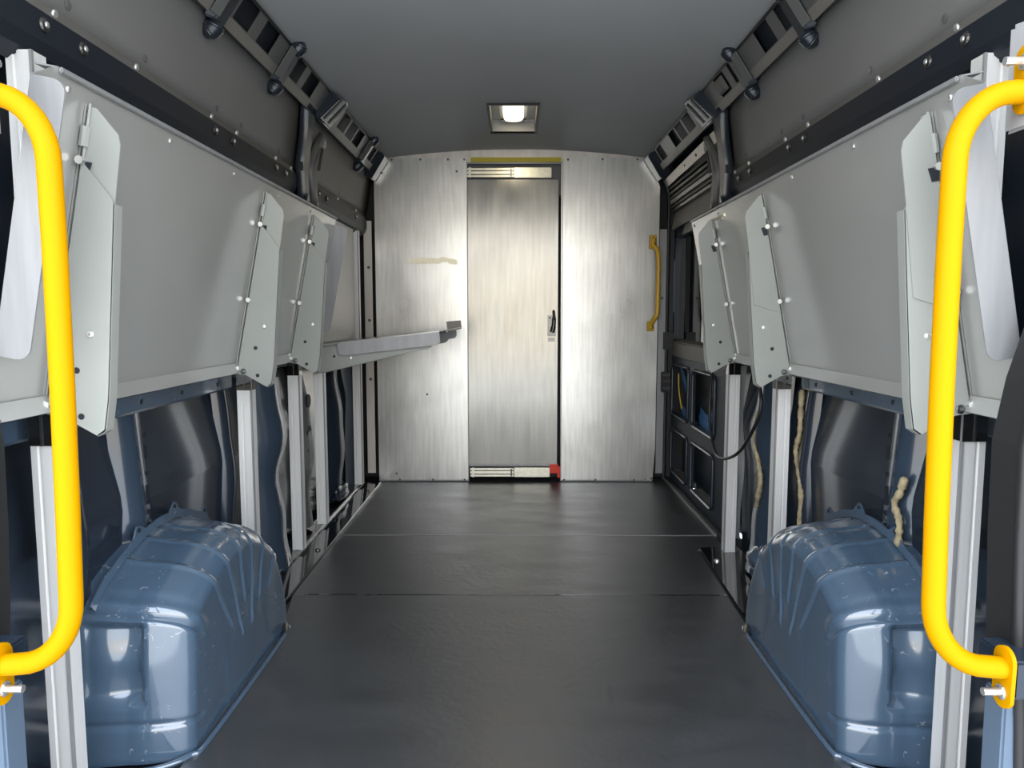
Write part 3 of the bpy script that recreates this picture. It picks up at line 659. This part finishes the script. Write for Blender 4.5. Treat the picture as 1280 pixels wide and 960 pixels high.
# ------------------------------------------------------------------ yellow rear grab bars
for s, side, dx in ((-1, 'left', -.045), (1, 'right', 0.)):
    X = lambda x: s*x+dx
    t = thing('yellow_grab_bar', (X(.70), 1.05, .43), f'bright yellow tubular grab bar at the {side} rear door opening', 'grab bar', 'yellow rear grab bars')
    path = [(X(.712), 1.05, 1.312)]
    for a in linsp(0, PI/2, 10): path.append((X(.700-.078*math.sin(a)), 1.05, 1.312-.095*(1-math.cos(a))))
    path += [(X(.621), 1.05, 1.1), (X(.622), 1.05, .9), (X(.625), 1.05, .7)]
    for a in linsp(0, PI/2, 10): path.append((X(.628+.085*(1-math.cos(a))), 1.05, .57-.100*math.sin(a)))
    path.append((X(.738), 1.05, .468))
    MB().tube(path, .0165, 20).build('tube', M['yellow'], t, smooth=60)
    for k, (x, z) in enumerate(((.712, 1.33), (.738, .454))):
        n_ = 20; pts = []
        for q in range(n_):
            a = 2*PI*q/n_; pts.append((1.05+.022*math.cos(a), z+(.022*math.sin(a)+math.copysign(.026, math.sin(a)))))
        pl = MB().hexa([(X(x), p, zz) for p, zz in pts], [(X(x+.006), p, zz) for p, zz in pts]).build('end_plate', M['yellow'], t, smooth=40)
        zb = z+(.024 if k == 0 else -.024)
        MB().dome((X(x), 1.05, zb), (-s, 0, 0), .012, .004, 12).build('washer', M['bolt'], pl)
        MB().tube([(X(x), 1.05, zb), (X(x-.028), 1.05, zb)], .006, 10).build('stud', M['bolt'], pl)
    # mounting bracket in pale paint behind the upper plate
    o = MB().hexa([(X(.719), 1.02, 1.262), (X(.719), 1.10, 1.262), (X(.719), 1.10, 1.42), (X(.719), 1.02, 1.40)], [(X(.80), 1.03, 1.30), (X(.80), 1.10, 1.30), (X(.80), 1.10, 1.44), (X(.80), 1.03, 1.44)]).build('bar_mount', M['ltgrey'], bevel=.006)
    tag(o, f'pale grey mounting bracket behind the top of the {side} yellow bar', 'bracket')
    # rear door frame pillar with seals
    f = thing('rear_door_pillar', (X(.80), 1.05, -.05), f'dark rear door pillar with rubber seals at the {side} edge of the opening', 'door pillar')
    MB().hexa([(X(.775), 1.09, -.05), (X(.775), 1.14, -.05), (X(.84), 1.14, -.05), (X(.84), 1.09, -.05)], [(X(.773), 1.09, .40), (X(.773), 1.14, .40), (X(.84), 1.14, .40), (X(.84), 1.09, .40)]).build('lower_pillar', M['skyblue'], f, bevel=.004)
    MB().box((min(X(.7445), X(.83)), 1.032, .425), (max(X(.7445), X(.83)), 1.12, .485)).build('bar_bracket', M['navy'], f, bevel=.004)
    edge = [(-.05, .722), (.20, .712), (.35, .704), (.50, .693), (.65, .687), (.80, .685), (.90, .700), (1.05, .740), (1.22, .79)]
    edge = [(z, x*1.085+(.03 if s > 0 else .05)+(.05 if z > 1.2 else 0)) for z, x in edge]; zz = [q[0] for q in edge]
    MB().grid(lambda z, v: (X([interp(edge, z), interp(edge, z), .96, .96][v]), [1.16, 1.095, 1.095, 1.16][v], z), zz, [0, 1, 2, 3]).build('outer_pillar', M['seal'], f)
    for k, (dx_, m_) in enumerate(((.004, 'seal'), (.022, 'matte'))):
        MB().tube([(X(x+dx_), 1.088, z) for z, x in edge], .009, 8).build('door_seal', M[m_], f, smooth=60)
    struct(MB().box((X(.90), .92, -.10), (X(1.06), 1.08, 2.06)).build('trim_8' if s < 0 else 'trim_9', M['navy']))

# ------------------------------------------------------------------ right side: foam, cable, sliding door
for pts, lab in (([(.905, 2.66, .645), (.900, 2.68, .58), (.898, 2.685, .53), (.9, 2.64, .46), (.9, 2.61, .40), (.9, 2.63, .33), (.905, 2.66, .28)], 'beige sealant foam bead on the right wall between the two far posts'),
                 ([(.945, 2.372, .755), (.945, 2.375, .68), (.945, 2.378, .61), (.945, 2.405, .54), (.945, 2.36, .46), (.945, 2.345, .40), (.945, 2.35, .33), (.945, 2.35, .26)], 'long beige sealant foam bead on the right wall just behind the wheel arch top'),
                 ([(.936, 1.708, .612), (.932, 1.720, .57), (.930, 1.738, .54), (.930, 1.712, .50), (.930, 1.712, .44)], 'short beige sealant foam bead on the right wall above the wheel arch')):
    random.seed(5); pp = smoothpath(pts, 8)
    rr = [.0085*(.75+.5*random.random()) for _ in pp]; rr[0] = rr[-1] = .005
    tag(MB().tube(pp, rr, 10).build('sealant_bead', M['foam'], smooth=60), lab, 'sealant')
cb = MB().tube(smoothpath([(.846, 3.05, .835), (.845, 3.11, .72), (.843, 3.11, .563), (.838, 3.013, .44), (.832, 2.87, .424), (.836, 2.668, .489), (.845, 2.516, .618), (.85, 2.483, .707), (.86, 2.56, .785), (.87, 2.60, .82)], 8), .0065, 8).build('black_cable', M['cable'], smooth=60)
tag(cb, 'black cable hanging in a loop across the farthest right post', 'cable')

# sliding side door (structure with parts)
XD = .935
dr = bpy.data.objects.new('door_1', None); C.objects.link(dr); dr.location = (XD, 3.75, 0); struct(dr)
hs = [(3.34, 3.76, .08, .335), (3.86, 4.25, .08, .335), (3.34, 3.76, .42, .715), (3.86, 4.25, .42, .715)]
ysd = sorted({3.05, 4.45}|{a for h in hs for a in h[:2]}); zsd = sorted({.03, .76}|{a for h in hs for a in h[2:]})
b = MB().grid(lambda y, z: (XD, y, z), ysd, zsd, holes=hs); b.build('inner_panel', M['doornavy'], dr, solid=.012)
for (a, c, e, g_) in hs:
    b = MB(); r = .03
    pts = []
    for cx_, cz_, a0 in ((c-r, g_-r, 0), (a+r, g_-r, PI/2), (a+r, e+r, PI), (c-r, e+r, 3*PI/2)):
        for q in linsp(a0, a0+PI/2, 5): pts.append((XD-.009, cx_+r*math.cos(q), cz_+r*math.sin(q)))
    b.tube(pts+[pts[0]], .009, 6, cap=False); b.build('opening_rim', M['clip'], dr, smooth=60)
    MB().box((XD-.004, a+.01, e-.022), (XD+.05, c-.01, e+.004)).build('opening_ledge', M['rail'] if e < .2 else M['clip'], dr)
MB().box((XD+.10, 3.0, 0), (XD+.11, 4.5, 1.9)).build('outer_skin', M['navy'], dr)
MB().hexa([(XD-.01, 3.05, .76), (XD-.01, 4.42, .76), (XD+.04, 4.42, .76), (XD+.04, 3.05, .76)], [(XD-.012, 3.05, .845), (XD-.012, 4.42, .845), (XD+.04, 4.42, .865), (XD+.04, 3.05, .865)]).build('belt_rail', M['bandlip'], dr, bevel=.006)
MB().box((XD+.03, 3.05, .86), (XD+.04, 4.42, 1.50)).build('window_pane', M['glass'], dr)
b = MB()
for a, c in (((3.05, .86), (3.14, 1.5)), ((4.28, .86), (4.42, 1.5)), ((3.05, 1.45), (4.42, 1.52))): b.box((XD+.0, a[0], a[1]), (XD+.03, c[0], c[1]))
b.build('window_frame', M['navy'], dr)
MB().box((XD-.004, 4.29, 1.02), (XD, 4.345, 1.32)).build('reflection_strip', M['skyblue'], dr)  # pale strip added to stand in for a reflection beside the window
st = thing('blue_strap', (XD+.05, 3.8, .42), 'blue straps hanging inside the openings of the sliding side door', 'strap')
def ribbon(pts, w, name='strap', m='bstrap', par=st):
    P_ = smoothpath(pts, 6); vs = []; fs = []
    for p in P_: vs += [(p.x, p.y, p.z-w/2), (p.x, p.y, p.z+w/2)]
    for i in range(len(P_)-1): fs.append((2*i, 2*i+1, 2*i+3, 2*i+2))
    MB().add(vs, fs).build(name, M[m], par, solid=.003)
ribbon([(XD+.03, 4.22, .72), (XD+.03, 4.08, .60), (XD+.03, 3.90, .50)], .06)
ribbon([(XD+.035, 3.76, .49), (XD+.035, 3.60, .47), (XD+.035, 3.45, .53), (XD+.035, 3.36, .56)], .055)
ribbon([(XD+.03, 4.16, .455), (XD+.03, 4.0, .43), (XD+.03, 3.86, .42)], .05)
ribbon([(XD+.03, 3.76, .455), (XD+.03, 3.55, .44), (XD+.03, 3.36, .435)], .05)
o = MB().tube(smoothpath([(XD+.02, 4.22, .66), (XD+.02, 4.2, .56), (XD+.02, 4.12, .46)], 6), .004, 6).build('yellow_wire', M['ywire']); tag(o, 'thin yellow wire inside the far upper opening of the side door', 'wire')
# door pillar seal, latch block
b = MB().box((.888, 4.285, .03), (.93, 4.31, 1.88)); b.tube([(.893, 4.28, .03), (.893, 4.28, 1.70), (.86, 4.275, 1.78)], .010, 8)
struct(b.build('trim_10', M['matte']))
l = thing('door_latch', (.895, 4.26, .545), 'black latch block on the seal between bulkhead and side door', 'latch')
MB().box((.862, 4.245, .545), (.915, 4.28, .665)).build('latch_body', M['matte'], l, bevel=.004)
for z in (.56, .605, .64): MB().box((.868, 4.238, z), (.908, 4.246, z+.018)).build('latch_plate', M['dark_bolt'], l, bevel=.002)
MB().box((.872, 4.25, .80), (.93, 4.285, .90)).build('door_buffer', M['matte']); tag(bpy.data.objects['door_buffer'], 'black rubber buffer above the latch block on the door seal', 'buffer')
# pillar behind the farthest right post
b = MB().grid(lambda z, v: (.965-.03*[0, 1, 1, 0][v], 3.02+[0, .02, .09, .11][v]+.02*math.sin(z*13), z), linsp(.04, .79, 20), [0, 1, 2, 3])
o = b.build('door_jamb', M['ltgrey'], smooth=30, solid=.003); tag(o, 'light grey pressed jamb with holes behind the farthest right post', 'jamb')
for z in (.66, .50): MB().tube([(.930, 3.075, z), (.936, 3.075, z)], .022, 12).build('jamb_hole', M['hole'], o)
# sliding door upper track and header over the side door
t = thing('sliding_door_track', (.87, 3.7, 1.72), 'beige punched upper track of the sliding side door beneath the right roof rail', 'door track')
MB().hexa([(.855, 3.22, 1.795), (.855, 4.24, 1.775), (.872, 4.24, 1.735), (.872, 3.22, 1.75)], [(.859, 3.22, 1.796), (.859, 4.24, 1.776), (.876, 4.24, 1.736), (.876, 3.22, 1.751)]).build('punched_strip', M['timber'], t)
for y in (3.38, 3.55, 3.78, 4.02): MB().tube([(.861, y, 1.768), (.866, y, 1.768)], .010, 6).build('slot', M['hole'], t)
for k, (z, m) in enumerate(((1.715, 'matte'), (1.69, 'rail'), (1.665, 'matte'), (1.64, 'ltgrey'), (1.615, 'matte'), (1.595, 'clip'))):
    MB().box((.875+.004*k, 3.20, z-.006), (.90+.004*k, 4.22, z+.008 if m != 'ltgrey' else z+.014)).build('track_rib', M[m], t)
MB().hexa([(.90, 3.10, 1.49), (.90, 4.24, 1.49), (.92, 4.24, 1.60), (.92, 3.10, 1.60)], [(.915, 3.10, 1.49), (.915, 4.24, 1.49), (.935, 4.24, 1.60), (.935, 3.10, 1.60)]).build('door_header_board', M['head'])
tag(bpy.data.objects['door_header_board'], 'grey lining board over the sliding side door window', 'lining panel')
MB().hexa([(.895, 3.05, 1.43), (.895, 3.95, 1.43), (.91, 3.95, 1.485), (.91, 3.05, 1.485)], [(.915, 3.05, 1.43), (.915, 3.95, 1.43), (.93, 3.95, 1.485), (.93, 3.05, 1.485)]).build('door_header_ledge', M['rail'])
tag(bpy.data.objects['door_header_ledge'], 'grey ledge at the top of the side door window behind the shelf end', 'ledge')

# ------------------------------------------------------------------ world, light, camera
w = bpy.data.worlds.new('sky'); bpy.context.scene.world = w; w.use_nodes = True
nt = w.node_tree; bg = nt.nodes['Background']
tc = nt.nodes.new('ShaderNodeTexCoord'); sx = nt.nodes.new('ShaderNodeSeparateXYZ'); cr = nt.nodes.new('ShaderNodeValToRGB')
nt.links.new(tc.outputs['Generated'], sx.inputs[0]); nt.links.new(sx.outputs['Z'], cr.inputs[0]); nt.links.new(cr.outputs[0], bg.inputs[0])
e = cr.color_ramp.elements
e[0].position = 0.; e[0].color = (.62, .57, .48, 1); e[1].position = .7; e[1].color = (.74, .85, 1.0, 1)
x = e.new(.18); x.color = (.95, .96, .98, 1)
bg.inputs[1].default_value = 5.4
L_ = bpy.data.lights.new('dome_lamp_light', 'AREA'); L_.shape = 'RECTANGLE'; L_.size = .10; L_.size_y = .34; L_.energy = 1.6; L_.color = (1, .85, .62)
lo = bpy.data.objects.new('dome_lamp_light', L_); C.objects.link(lo); lo.location = (-.013, 3.64, 1.972)

cd = bpy.data.cameras.new('camera'); co = bpy.data.objects.new('camera', cd); C.objects.link(co)
cd.sensor_width = 36; cd.lens = 900*36/1280; cd.clip_start = .05
co.location = (0, 0, 1.0)
co.rotation_euler = (PI/2-math.atan(86/900), 0, math.atan(5/900))
bpy.context.scene.camera = co
sc = bpy.context.scene
sc.view_settings.view_transform = 'Standard'; sc.view_settings.look = 'None'; sc.view_settings.exposure = 0.; sc.view_settings.gamma = 1.
sc.cycles.max_bounces = 10; sc.cycles.diffuse_bounces = 5; sc.cycles.glossy_bounces = 6
sc.cycles.caustics_reflective = False; sc.cycles.blur_glossy = .5; sc.cycles.sample_clamp_indirect = 6.
